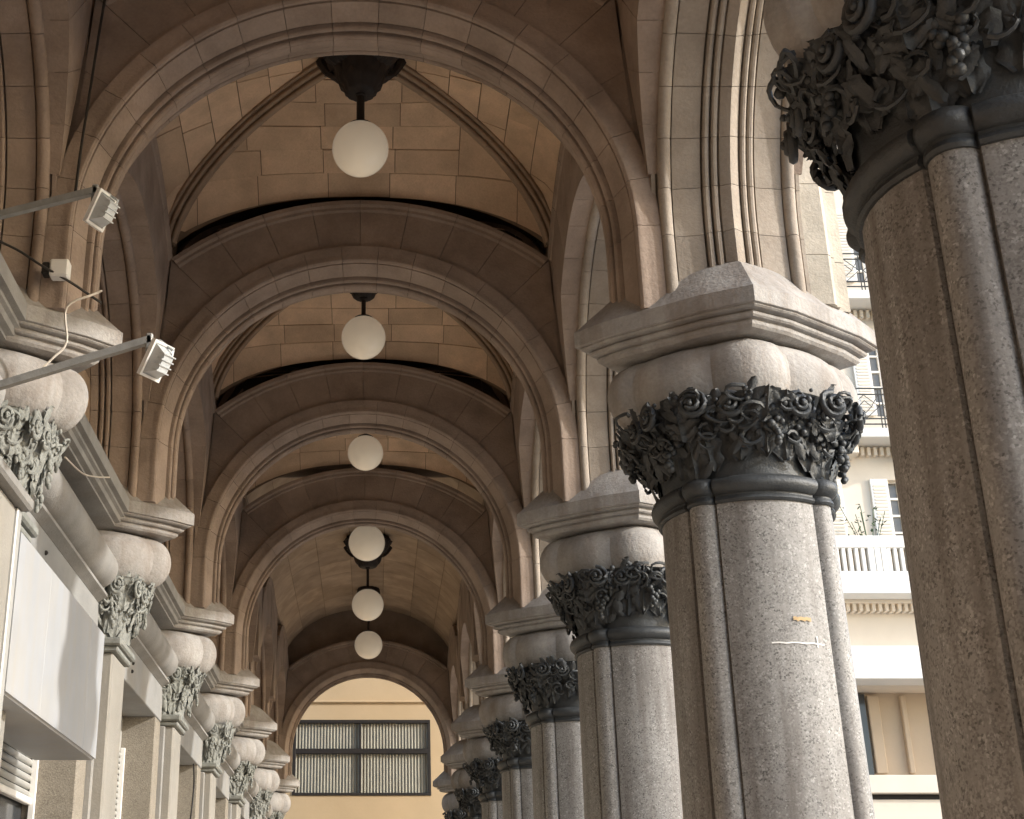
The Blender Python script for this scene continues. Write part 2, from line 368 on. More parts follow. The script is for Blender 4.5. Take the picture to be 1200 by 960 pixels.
# ------------------------------------------------------------------ vaults
HX2, HY2 = FX + 0.10, FY + 0.12
def vz(x, y):
    a = min(1.0, abs(x) / HX2); b = min(1.0, abs(y) / HY2); mx = max(a, b); mn = min(a, b)
    zd = ZC + 0.06 + 1.44 * math.sqrt(max(0.0, 1 - mx ** 2.25)); zc = 8.94 - 0.65 * mx ** 1.8
    p = mn / mx if mx > 1e-6 else 0.0
    return zd + (zc - zd) * max(0.0, 1 - p ** 2.4) ** 0.75
def vpt(cell, t, m, off=0.0):
    x, y = {0: (m * HX2, t * HY2), 1: (m * HX2, -t * HY2), 2: (t * HX2, m * HY2), 3: (-t * HX2, m * HY2)}[cell]
    return (x, y, vz(x, y) + off)
vault_lab = {0: 'plain ribbed vault bay nearest the camera, above the largest cross arch',
             1: 'ribbed tan stone vault with big dark boss, seen through the largest cross arch',
             2: 'ribbed tan stone vault over the second globe lamp', 3: 'ribbed tan stone vault over the third globe lamp'}
rngv = random.Random(5)
for b in range(0, 4):
    ym = (YP[b + 1] + YP[b + 2]) / 2
    T = thing('rib_vault', vault_lab[b], 'vault', (XC, ym, 0), 'ribbed vaults of the arcade')
    V = []; F = []; NN = 28
    for i in range(NN + 1):
        for j in range(NN + 1):
            x = (-1 + 2 * i / NN) * (HX2 + .02); y = (-1 + 2 * j / NN) * (HY2 + .02); V.append((x, y, vz(x, y) + (0.016 if b else 0)))
    for i in range(NN):
        for j in range(NN):
            k = i * (NN + 1) + j; F.append((k, k + 1, k + NN + 2, k + NN + 1))
    mk('web_bed', V, F, 'mortar' if b else 'web', T, 20)
    if b:
        rows = [0.09, 0.27, 0.43, 0.58, 0.72, 0.86, 1.0]
        for cell in range(4):
            half = HX2 if cell < 2 else HY2
            for ri in range(6):
                t0, t1 = rows[ri], rows[ri + 1]; wid = 2 * t1 * half
                nb = max(1, round(wid / 0.78)); off = 0.5 if (ri % 2) else 0.0
                cuts = [-t1] + [-t1 + 2 * t1 * (q + off * 0.9 + rngv.uniform(-.06, .06)) / nb for q in range(1 if not off else 0, nb)] + [t1]
                cuts = [q for q in cuts if -t1 <= q <= t1]; cuts = sorted(set(cuts))
                cuts = [cuts[0]] + [q for q in cuts[1:-1] if q - cuts[0] > 0.12 and cuts[-1] - q > 0.12] + [cuts[-1]]
                for q in range(len(cuts) - 1):
                    m0, m1 = cuts[q], cuts[q + 1]; gm = 0.0045 / half; gt = 0.0045 / 2
                    V = []; nx, ny = 4, 2; dz = rngv.uniform(-0.009, 0.006)
                    for j in range(ny + 1):
                        t = t0 + gt + (t1 - t0 - 2 * gt) * j / ny
                        for i in range(nx + 1):
                            m = m0 + gm + (m1 - m0 - 2 * gm) * i / nx; m = max(-t, min(t, m)); V.append(vpt(cell, t, m, dz))
                    base = len(V); V += [(v[0], v[1], v[2] + 0.03) for v in V]
                    F = []; W = nx + 1
                    for j in range(ny):
                        for i in range(nx): F.append((j * W + i, j * W + i + 1, (j + 1) * W + i + 1, (j + 1) * W + i))
                    ring = [i for i in range(W)] + [j * W + nx for j in range(1, ny + 1)] + [ny * W + i for i in range(nx - 1, -1, -1)] + [j * W for j in range(ny - 1, 0, -1)]
                    for i in range(len(ring)):
                        a, c2 = ring[i], ring[(i + 1) % len(ring)]; F.append((a, base + a, base + c2, c2))
                    mk('web_stone', V, F, 'web', T, 40)
        for sx in (-1, 1):
            for sy in (-1, 1):
                dirv = Vector((sx * HX2, sy * HY2, 0)).normalized(); side = Vector((-dirv.y, dirv.x, 0))
                def fr(s, sx=sx, sy=sy, side=side):
                    x, y = sx * HX2 * s, sy * HY2 * s
                    p = Vector((x, y, vz(x, y))); e = 0.004
                    q = Vector((sx * HX2 * (s - e), sy * HY2 * (s - e), vz(sx * HX2 * (s - e), sy * HY2 * (s - e))))
                    tg = (p - q).normalized(); nrm = tg.cross(side)
                    if nrm.z > 0: nrm = -nrm
                    return p, nrm, side
                half = [(0, 0.165)] + roll(0.0, 0.138, 0.027, 75, -30, 4) + [(0.020, 0.10), (0.036, 0.10)] + roll(0.056, 0.098, 0.022, 130, -30, 5) + [(0.070, 0.055), (0.084, 0.055)] + roll(0.098, 0.05, 0.018, 110, -30, 4) + [(0.115, 0.02), (0.115, -0.03)]
                P = [(-u, r) for (u, r) in half[::-1]][:-1] + half
                nst = 7
                for q in range(nst):
                    f0, f1 = 0.10 + 1.36 * q / nst, 0.10 + 1.36 * (q + 1) / nst
                    frp = lambda f: fr(math.sin(f) ** 0.95)
                    VV, FF = sweep(lambda s: P, frp, f0 + 0.001, f1 - 0.001, 4); mk('rib_stone', VV, FF, 'rib', T, 40)
# the plain vaulted hall at the far end
T = thing('barrel_vault', 'plain tan barrel vault over the far hall behind the lower globes', 'vault', (XC, 0, 0))
y0, y1 = YP[5] + HT - 0.1, YP[8] - HT + 0.35
V = []; F = []; NX, NY = 24, 12
def bz(x): return 7.15 + 1.95 * math.sqrt(max(0.0, 1 - (abs(x) / 2.42) ** 2.2))
for j in range(NY + 1):
    for i in range(NX + 1):
        x = -2.36 + 4.72 * i / NX; V.append((x, y0 + (y1 - y0) * j / NY, bz(x) + 0.02))
for j in range(NY):
    for i in range(NX): k = j * (NX + 1) + i; F.append((k, k + 1, k + NX + 2, k + NX + 1))
mk('vault_bed', V, F, 'mortar', T, 40)
rows = 9; ang = [-1 + 2 * i / rows for i in range(rows + 1)]
for i in range(rows):                                  # courses run lengthwise, stones staggered
    xa, xb = 2.36 * math.sin(ang[i] * math.pi / 2 * 0.97), 2.36 * math.sin(ang[i + 1] * math.pi / 2 * 0.97)
    ys = [y0] + [y0 + (y1 - y0) * (q + (0.5 if i % 2 else 0)) / 12 for q in range(0 if i % 2 else 1, 12)] + [y1]
    for q in range(len(ys) - 1):
        a, c2 = ys[q] + 0.006, ys[q + 1] - 0.006; V = []
        for t in range(4):
            x = xa + 0.005 + (xb - xa - 0.01) * t / 3
            for yy in (a, c2): V.append((x, yy, bz(x)))
        k = len(V); V += [(p[0], p[1], p[2] + .03) for p in V]
        F = [(2 * t, 2 * t + 1, 2 * t + 3, 2 * t + 2) for t in range(3)]
        F += [(2 * t, 2 * t + 2, k + 2 * t + 2, k + 2 * t) for t in range(3)] + [(2 * t + 3, 2 * t + 1, k + 2 * t + 1, k + 2 * t + 3) for t in range(3)] + [(1, 0, k, k + 1), (6, 7, k + 7, k + 6)]
        mk('vault_stone', V, F, 'shadeweb', T, 40)
# walls and roof that close the arcade above and behind
def struct(name, mb, m):
    o = mb.build(name, m); o['kind'] = 'structure'; return o
struct('roof_slab', MB().box(-4.2, 3.4, -20, 37.6, 9.62, 9.9), 'mortar')
struct('upper_street_wall', MB().box(2.32, 3.30, -20, 37.6, 7.14, 13.0), 'pier')
V = []; F = []
for i in range(25):
    a = R(-82 + 164 * i / 24); xx, zz = XC + 2.5 * math.sin(a), ZT + 2.5 * math.cos(a); k = min(4.0 / max(1e-6, abs(math.sin(a))), 4.6 / max(1e-6, math.cos(a)))
    for yy in (YP[8] + 0.1, YP[8] + 0.3): V += [(xx, yy, zz), (XC + k * math.sin(a), yy, ZT + k * math.cos(a))]
for i in range(24):
    k = i * 4; F += [(k, k + 4, k + 5, k + 1), (k + 2, k + 3, k + 7, k + 6), (k, k + 2, k + 6, k + 4), (k + 1, k + 5, k + 7, k + 3)]
h_ = mk('hall_end_wall', V, F, 'arch'); h_['kind'] = 'structure'
struct('hall_front_wall', MB().box(-4.2, 3.4, YP[5] - 0.15, YP[5] + 0.3, 8.25, 9.6), 'arch')
struct('wall_core', MB().box(-4.2, -3.62, -20, 37.6, GZ, 9.6), 'lunette')
mb = MB()
for q in range(0, 5):
    yq = YP[1] - L * (q + 1); mb.lathe([(0.62, GZ), (0.6, 3.1), (0.85, 3.7), (1.0, 4.3), (1.0, 4.6), (0.7, 4.9)], 20, (XR, yq, 0)); mb.box(XR - .56, XR + .56, yq - .5, yq + .5, 4.6, 9.6)
    mb.box(-3.0, XR, yq - .4, yq + .4, 7.3, 9.6)
    for sg in (0, 1): mb.prism([(yq + .5, 5.2), (yq + .75, 6.2), (yq + 1.4, 6.9), (yq + L / 2, 7.15), (yq + L - 1.4, 6.9), (yq + L - .75, 6.2), (yq + L - .5, 5.2), (yq + L - .5, 7.3), (yq + .5, 7.3)], 'x', XR - .55, XR + .55) if sg == 0 else None
mb.box(-3.62, -2.9, YP[1] - L * 5, YP[1], GZ, 9.6)
struct('arcade_rear', mb, 'arch')
# lunette walls on the left, block by block
rng = random.Random(11)
for b in range(0, 7):
    ya, yb = YP[b + 1] + 0.42, YP[b + 2] - 0.42
    T = thing('lunette_wall', 'brown block wall inside the blind arch between the %s and %s wall piers' % (ORD[b + 1], ORD[b + 2]), 'wall', (0, 0, 0), 'lunette walls')
    MB().box(-3.62, -3.06, ya - .1, yb + .1, 4.3, 7.9).build('wall_bed', 'mortar', T)
    z = 4.45; r = 0
    while z < 7.0 and b < 5:
        hh = 0.46; y = ya - (0.45 if r % 2 else 0.0)
        while y < yb:
            wd = 0.92; a, c2 = max(y, ya), min(y + wd, yb)
            if c2 - a > 0.1: MB().bbox(-3.1, -3.03 + rng.uniform(-.006, .006), a + .004, c2 - .004, z + .004, z + hh - .004, 0.006).build('wall_stone', 'lunette', T)
            y += wd
        z += hh; r += 1

# ------------------------------------------------------------------ columns
def section(R0=0.6, nb=8):
    """lobed column section: four broad faces, four slim rolls on the diagonals"""
    out = []
    for k in range(4):
        c0 = 90 * k; ga = 33.5
        for i in range(nb + 1):
            a = c0 - ga + 2 * ga * i / nb; out.append((R0 * math.cos(R(a)), R0 * math.sin(R(a))))
        a = c0 + ga + 1.2; out.append((0.955 * R0 * math.cos(R(a)), 0.955 * R0 * math.sin(R(a))))
        cx, cy = 0.905 * R0 * math.cos(R(c0 + 45)), 0.905 * R0 * math.sin(R(c0 + 45))
        for i in range(11):
            a = c0 + 45 - 95 + 190 * i / 10; rr = 0.178 * R0; out.append((cx + rr * math.cos(R(a)), cy + rr * math.sin(R(a))))
        a = c0 + 90 - ga - 1.2; out.append((0.955 * R0 * math.cos(R(a)), 0.955 * R0 * math.sin(R(a))))
    return out
SEC = section()
def loft(sec, levels):
    V = []; F = []; n = len(sec)
    for (k, z) in levels: V += [(x * k, y * k, z) for (x, y) in sec]
    for i in range(len(levels) - 1):
        for j in range(n): j2 = (j + 1) % n; F.append((i * n + j, i * n + j2, (i + 1) * n + j2, (i + 1) * n + j))
    F.append(tuple(range(n))[::-1]); F.append(tuple((len(levels) - 1) * n + j for j in range(n)))
    return V, F
def loft_off(sec, levels):                             # offset outwards by d instead of scaling
    V = []; F = []; n = len(sec)
    for (d, z) in levels:
        for (x, y) in sec:
            l = math.hypot(x, y); V.append((x * (1 + d / l), y * (1 + d / l), z))
    for i in range(len(levels) - 1):
        for j in range(n): j2 = (j + 1) % n; F.append((i * n + j, i * n + j2, (i + 1) * n + j2, (i + 1) * n + j))
    F.append(tuple(range(n))[::-1]); F.append(tuple((len(levels) - 1) * n + j for j in range(n)))
    return V, F
Q = [(1.17, 0.0), (0.97, 0.20), (0.35, 0.645), (0.0, 0.82)]
PLAN = Q + [(-x, y) for (x, y) in Q[-2::-1]]
PLAN = PLAN + [(x, -y) for (x, y) in PLAN[-2:0:-1]]      # 12 corners, counter-clockwise
def plan_loft(levels, mseg=6):
    """levels: (scale, z, bulge); each facet bulges by itself so creases stay between them"""
    pts = []; n = len(PLAN)
    for i in range(n):
        a, b = Vector(PLAN[i]), Vector(PLAN[(i + 1) % n]); d = b - a; nr = Vector((d.y, -d.x)).normalized()
        if nr.dot(a) < 0: nr = -nr
        ms = mseg if d.length > 0.5 else 3
        for q in range(ms):
            t = q / ms; p = a + d * t; pts.append((p.x, p.y, nr.x * 4 * t * (1 - t) * d.length, nr.y * 4 * t * (1 - t) * d.length))
    V = []; F = []; m = len(pts)
    for (k, z, bu) in levels: V += [(x * k + nx * bu, y * k + ny * bu, z) for (x, y, nx, ny) in pts]
    for i in range(len(levels) - 1):
        for j in range(m): j2 = (j + 1) % m; F.append((i * m + j, i * m + j2, (i + 1) * m + j2, (i + 1) * m + j))
    F.append(tuple(range(m))[::-1]); F.append(tuple((len(levels) - 1) * m + j for j in range(m)))
    return V, F
ABA = [(0.66, 4.255, 0), (0.80, 4.255, 0), (0.83, 4.262, 0), (0.855, 4.282, 0), (0.862, 4.305, 0), (0.845, 4.309, 0), (0.845, 4.322, 0), (0.89, 4.326, 0), (0.908, 4.338, 0), (0.914, 4.355, 0), (0.885, 4.360, 0), (0.885, 4.374, 0),
       (0.955, 4.379, 0), (0.974, 4.390, 0), (0.970, 4.400, 0), (0.997, 4.404, 0), (1.0, 4.41, 0), (1.0, 4.53, 0), (0.982, 4.545, 0), (0.72, 4.83, 0), (0.60, 4.90, 0)]
CUS = [(0.5, 3.7, 0.0), (0.653, 3.714, 0.0348), (0.6905, 3.7289, 0.0515), (0.7251, 3.7542, 0.067), (0.7552, 3.7888, 0.0805), (0.7796, 3.8312, 0.0914), (0.7973, 3.8797, 0.0993), (0.8075, 3.9322, 0.1039), (0.8098, 3.9866, 0.1049), (0.8041, 4.0404, 0.1024), (0.7907, 4.0915, 0.0964), (0.77, 4.1376, 0.0871), (0.743, 4.1769, 0.075), (0.7109, 4.2077, 0.0607), (0.6749, 4.2287, 0.0445), (0.6366, 4.239, 0.0274), (0.6, 4.26, 0.0)]
shaftV, shaftF = loft(SEC, [(1.06, GZ + 0.75), (1.045, 0.3), (1.02, 1.8), (1.0, 3.02)])
ringV, ringF = loft_off(SEC, [(-0.05, 2.98), (0.015, 2.985), (0.028, 3.0), (0.022, 3.02), (0.012, 3.03), (0.012, 3.045), (0.04, 3.055), (0.066, 3.085), (0.07, 3.115), (0.058, 3.145), (0.03, 3.165), (-0.02, 3.175), (-0.06, 3.18)])
baseV, baseF = loft_off(SEC, [(0.2, GZ), (0.2, GZ + 0.3), (0.16, GZ + 0.33), (0.17, GZ + 0.42), (0.14, GZ + 0.5), (0.08, GZ + 0.53), (0.09, GZ + 0.62), (0.05, GZ + 0.75), (-0.1, GZ + 0.76)])
def bell_r(t): return 0.565 + 0.03 * t + 0.17 * t ** 2.2
CZ0, CH = 3.165, 0.575
def cap_pt(ph, t, out=0.0):
    r = bell_r(t) + out; x = r * math.cos(ph) * (1 + 0.06 * t); y = r * math.sin(ph)
    return Vector((x, y, t * CH))
def leaf_mesh(mb, ph, t0, length, width, curl=0.16, out0=0.02, lobes=4, twist=0.0, lean=0.0, ns=18, nv=10, rise=1.0):
    """acanthus leaf lying up the bell, tip curling out and over; deeply lobed rim, sunk midrib, pleats along the veins"""
    Cr = math.cos(ph); Sr = math.sin(ph); rad = Vector((Cr, Sr, 0)); tan = Vector((-Sr, Cr, 0))
    sp = []; r = bell_r(t0) + out0; z = t0 * CH; ang = R(80) if rise > 0 else R(-80); step = length / ns; lat = 0.0
    for i in range(ns + 1):
        s = i / ns; sp.append((r, z, lat))
        a = ang - (R(14) * s + (max(0, s - 0.70) / 0.30) ** 1.3 * curl * R(900)) * (1 if rise > 0 else -1)
        r += math.cos(a) * step; z += math.sin(a) * step; lat += lean * step
        if rise < 0: r = bell_r(max(0.0, min(1.0, z / CH))) + out0 * (1 - 0.35 * s) + 0.25 * max(0, s - 0.75) * length
    V = []; F = []
    for i, (r, z, lt) in enumerate(sp):
        s = i / ns; env = math.sin(math.pi * min(1, s ** 0.8 * 0.90 + 0.10)) ** 0.6
        lob = abs(math.sin(lobes * math.pi * s)) ** 0.6
        wd = width * env * (0.62 + 0.48 * lob)
        for j in range(nv + 1):
            v = -1 + 2 * j / nv
            ple = math.sin(2 * math.pi * (lobes * s - 0.9 * abs(v)) )
            dpt = -0.22 * width * v * v + 0.13 * width * ple * abs(v) ** 0.7 + (0.12 * width if abs(v) < .12 else 0) - 0.10 * width * (1 if .12 < abs(v) < .45 else 0)
            p = rad * (r + dpt) + tan * (lt + v * wd + twist * s * width) + Vector((0, 0, z + 0.22 * width * abs(v) * (lob - .3)))
            V.append(p)
    for i in range(ns):
        for j in range(nv): k = i * (nv + 1) + j; F.append((k, k + 1, k + nv + 2, k + nv + 1))
    mb.add(V, F)
def volute(mb, ph, t, size, hand=1, out=0.08, tr=0.02, tilt=0.0):
    out *= 0.85; c = cap_pt(ph, t, out); rad = Vector((math.cos(ph), math.sin(ph), 0)); tan = Vector((-math.sin(ph), math.cos(ph), 0)); up = Vector((0, 0, 1))
    ax = (tan * math.cos(tilt) + rad * math.sin(tilt)); pts = []; rr = []
    for i in range(30):
        s = i / 29; a = R(90) + s * R(760); q = size * (1 - 0.86 * s)
        pts.append(c + ax * (hand * q * math.cos(a)) + up * (q * math.sin(a)) + rad * (0.05 * s)); rr.append(tr * (1 - 0.45 * s))
    tail = [c + ax * (-hand * size * 1.0 * q) + up * (size * (1.0 - 0.25 * q - 1.5 * q * q)) - rad * (0.04 * q) for q in (0.95, 0.7, 0.45, 0.22)]
    mb.tube(tail + pts, [tr * 0.7, tr * 0.8, tr * 0.9, tr] + rr, 6)
    mb.ball(c + rad * 0.05, size * 0.2, 8, 5)
def grapes(mb, ph, t, n, size, rg, drop=0.24):
    for i in range(n):
        s = i / max(1, n - 1); q = 1 - s
        mb.ball(cap_pt(ph + rg.uniform(-.1, .1) * (q + .2), t, 0.06 + rg.uniform(-.01, .03)) + Vector((0, 0, -drop * s)), size * rg.uniform(.8, 1.1), 7, 5)
def make_capital(seed):
    """returns list of (part name, MB) in local coordinates, z = 0 on the astragal"""
    rg = random.Random(seed); parts = []
    mb = MB(); mb.lathe([(0.50, -0.01), (bell_r(0), 0.0)] + [(bell_r(t), t * CH) for t in (0.15, 0.3, 0.45, 0.6, 0.7, 0.8, 0.9, 0.97)] + [(bell_r(1), CH), (0.5, CH + 0.01)], 40); parts.append(('bell', mb))
    def L_(*a, **k): q = MB(); leaf_mesh(q, *a, **k); parts.append(('leaf', q))
    def V_(*a, **k): q = MB(); volute(q, *a, **k); parts.append(('volute', q))
    for k in range(8):
        ph = R(45 * k); diag = k % 2 == 1; j_ = rg.uniform(-.05, .05)
        if diag:                                        # a full-height strand of foliage on each diagonal
            L_(ph + j_, 0.0, 0.60, 0.125, 0.17, 0.05, 5)
            L_(ph - 0.21, 0.10, 0.50, 0.095, 0.18, 0.045, 4, 0.5); L_(ph + 0.21, 0.10, 0.50, 0.095, 0.18, 0.045, 4, -0.5)
            L_(ph + j_, 0.46, 0.30, 0.135, 0.26, 0.15, 4); L_(ph + j_, 0.98, 0.26, 0.12, 0.03, 0.15, 4, 0, 0, 16, 8, -1.0)
            L_(ph - 0.30, 0.52, 0.30, 0.10, 0.24, 0.09, 4, -0.3); L_(ph + 0.30, 0.52, 0.30, 0.10, 0.24, 0.09, 4, 0.3)
            V_(ph - 0.20, 0.83, 0.10, 1, 0.17, 0.026, 0.25); V_(ph + 0.20, 0.83, 0.10, -1, 0.17, 0.026, -0.25)
            mb = MB(); grapes(mb, ph + rg.choice((-.16, .16)), 0.66, 18, 0.030, rg, 0.28); parts.append(('grape_cluster', mb))
        else:                                           # a hanging spray and scrolls in the middle of each face
            L_(ph - 0.26, 0.20, 0.42, 0.10, 0.16, 0.04, 4, 0.5); L_(ph + 0.26, 0.20, 0.42, 0.10, 0.16, 0.04, 4, -0.5)
            L_(ph + j_, 0.98, 0.48, 0.125, 0.02, 0.12, 5, 0, 0, 18, 10, -1.0)
            L_(ph - 0.17, 0.95, 0.30, 0.085, 0.02, 0.10, 4, -0.8, 0, 16, 8, -1.0); L_(ph + 0.17, 0.95, 0.30, 0.085, 0.02, 0.10, 4, 0.8, 0, 16, 8, -1.0)
            L_(ph + j_, 0.60, 0.26, 0.10, 0.28, 0.10, 4)
            V_(ph - 0.30, 0.80, 0.095, -1, 0.11, 0.024); V_(ph + 0.30, 0.80, 0.095, 1, 0.11, 0.024)
            mb = MB(); grapes(mb, ph + rg.choice((-.1, .1)), 0.78, 15, 0.029, rg, 0.26); parts.append(('grape_cluster', mb))
    mb = MB()
    for i in range(260):                                # small curling leaves and tendrils between
        ph = rg.uniform(0, 2 * math.pi); dd = abs(((math.degrees(ph) - 45) % 90 + 45) % 90 - 45) / 45
        tmin = 0.02 + 0.30 * min(1, dd * 1.3)
        t = rg.uniform(tmin, 0.92)
        leaf_mesh(mb, ph, t, rg.uniform(.09, .17), rg.uniform(.03, .05), rg.uniform(.12, .28), rg.uniform(.03, .09) + 0.07 * t, 3, rg.uniform(-1, 1), rg.uniform(-.8, .8), 7, 4, rg.choice((1, 1, -1)))
    for i in range(60):
        ph = rg.uniform(0, 2 * math.pi); t = rg.uniform(0.35, 0.95); a = rg.uniform(0, 6); pts = []
        dd = abs(((math.degrees(ph) - 45) % 90 + 45) % 90 - 45) / 45
        if t < 0.05 + .5 * dd: t = .7
        for q in range(9):
            s = q / 8; a += rg.uniform(.3, .9); ph += 0.05 * math.cos(a); t = max(0.05, min(0.98, t + 0.05 * math.sin(a)))
            pts.append(cap_pt(ph, t, 0.06 + 0.06 * t + 0.04 * math.sin(3 * s)))
        mb.tube(pts, [0.017 - 0.001 * q for q in range(9)], 5)
    for i in range(90):
        ph = rg.uniform(0, 2 * math.pi); t = rg.uniform(.45, .98); mb.ball(cap_pt(ph, t, 0.06 + .06 * t), rg.uniform(.015, .032), 6, 4)
    parts.append(('carved_foliage', mb))
    return parts
CAPS = [make_capital(s) for s in (3, 8, 21)]
CAPMESH = []
for parts in CAPS:
    row = []
    for (nm, mb) in parts:
        me = bpy.data.meshes.new(nm); me.from_pydata(mb.V, [], mb.F); me.update(); me.polygons.foreach_set('use_smooth', [True] * len(me.polygons))
        me.set_sharp_from_angle(angle=R(60)); me.materials.append(M['bronze']); row.append((nm, me))
    CAPMESH.append(row)
CAPMESH_L = []
for row in CAPMESH:
    r2 = []
    for (nm, me) in row:
        m2 = me.copy(); m2.materials.clear(); m2.materials.append(M['verdigris']); r2.append((nm, m2))
    CAPMESH_L.append(r2)
def put_capital(row, T, loc, rz=0.0, scale=(1, 1, 1)):
    root = None
    for (nm, me) in row:
        o = bpy.data.objects.new('capital' if nm == 'bell' else nm, me); col.objects.link(o)
        if nm == 'bell': o.parent = T; o.location = loc; o.rotation_euler = (0, 0, rz); o.scale = scale; root = o
        else:
            o.parent = root
            if nm == 'carved_foliage': o['kind'] = 'stuff'
    return root
colab = {1: 'huge dark granite column with bronze capital, cut off by the right edge',
         2: 'large pale granite column with bronze leaf capital, standing whole right of centre',
         3: 'granite column with bronze capital, directly left of and behind the large pale column',
         4: 'fourth granite column from the right edge, its capital just above the lower third',
         5: 'fifth granite column from the right edge, slim shaft reaching the bottom edge',
         6: 'sixth granite column from the right, small bronze capital near the bottom edge',
         7: 'seventh granite column from the right, only its small capital and abacus showing',
         8: 'farthest column, its abacus a small notch against the cream end wall'}
me_sh = me_ri = me_cu = me_ab = None
for n in range(1, 9):
    T = thing('granite_column', colab[n], 'column', (XR, YP[n] + (0.08 if n == 1 else 0), 0), 'street columns of the arcade')
    if me_sh is None:
        a = mk('shaft', shaftV, shaftF, 'granite', T, 42); me_sh = a.data
        a = mk('astragal', ringV, ringF, 'bronze', T, 40); me_ri = a.data
        V, F = plan_loft(CUS); a = mk('cushion', V, F, 'abacus', T, 24); me_cu = a.data
        V, F = plan_loft(ABA); a = mk('abacus', V, F, 'abacus', T, 20); me_ab = a.data
        a = mk('base', baseV, baseF, 'granite', T, 40); me_ba = a.data
    else:
        for nm, me in (('shaft', me_sh), ('astragal', me_ri), ('cushion', me_cu), ('abacus', me_ab), ('base', me_ba)):
            o = bpy.data.objects.new(nm, me); col.objects.link(o); o.parent = T
    put_capital(CAPMESH[(n + 1) % 3], T, (0, 0, CZ0), math.pi / 2 * (n % 4))
    if n == 2:                                          # chalk line, orange smear and chips on the shaft
        def mark(nm, m, a0, a1, z0, z1, jag=0.0):
            V = []; F = []; k = 8
            for i in range(k + 1):
                a = R(a0 + (a1 - a0) * i / k); r = 0.6135 + 0.0015; j = jag * math.sin(i * 2.3)
                V += [(r * math.cos(a), r * math.sin(a), z0 + j), (r * math.cos(a), r * math.sin(a), z1 + j * .6)]
            for i in range(k): F.append((2 * i, 2 * i + 2, 2 * i + 3, 2 * i + 1))
            mk(nm, V, F, m, T)
        mark('chalk_line', 'chalk', 262, 297, 1.985, 1.995, 0.004)
        mark('chalk_tick', 'chalk', 291.5, 292.3, 1.965, 2.04)
        mark('orange_smear', 'orange', 277, 289, 2.14, 2.165, 0.006)

# ------------------------------------------------------------------ the wall side: piers, cornice, shop fronts
XLP = -3.10
leftlab = {2: 'pale cornice block pier with white cable across it, nearest on the left wall', 3: 'second cornice block pier on the left wall, above the white sign box end',
           4: 'third cornice block pier along the left wall', 5: 'fourth cornice block pier along the left wall', 6: 'fifth cornice block pier along the left wall',
           7: 'sixth cornice block pier along the left wall', 8: 'last cornice block pier at the far end of the left wall', 1: ''}
for n in range(2, 9):
    T = thing('wall_pilaster', leftlab[n], 'pilaster', (XLP, YP[n], 0), 'pilasters with cornice blocks along the wall')
    for nm, me in (('cushion', me_cu), ('abacus', me_ab)):
        o = bpy.data.objects.new(nm, me); col.objects.link(o); o.parent = T
    MB().box(-0.5, 0.10, -0.30, 0.30, 2.9, 3.75).build('backing', 'cornice', T)
    put_capital(CAPMESH_L[n % 3], T, (0.14, 0, 3.10), math.pi / 2 * (n % 4), (0.70, 0.74, 1.10))
    mb = MB(); mb.bbox(-0.4, 0.52, -0.40, 0.40, 2.96, 3.02, .02); mb.bbox(-0.4, 0.56, -0.44, 0.44, 3.02, 3.10, .03); mb.build('neck_moulding', 'verdigris', T, 40)
    mb = MB(); mb.bbox(-0.4, 0.47, -0.36, 0.36, GZ, 2.96, .02); mb.build('pilaster_shaft', 'pilaster', T)
    MB().bbox(-0.4, 0.36, -0.44, -0.362, GZ, 2.95, .012).build('side_strip', 'plaster', T)
    MB().bbox(-0.4, 0.36, 0.362, 0.44, GZ, 2.95, .012).build('side_strip', 'plaster', T)
CORN = [(-3.6, 4.78), (-2.95, 4.78), (-2.57, 4.55), (-2.55, 4.535), (-2.55, 4.40), (-2.60, 4.39), (-2.60, 4.36), (-2.63, 4.345), (-2.64, 4.30), (-2.69, 4.285), (-2.69, 4.26), (-2.74, 4.25), (-2.84, 4.23), (-3.06, 4.22), (-3.08, 3.90), (-3.6, 3.90)]
baylab = ['at the left edge of the picture', 'over the white sign box', 'over the roller shutter', 'in the third bay of the left wall', 'in the fourth bay of the left wall', 'in the fifth bay of the left wall', 'in the last bay of the left wall']
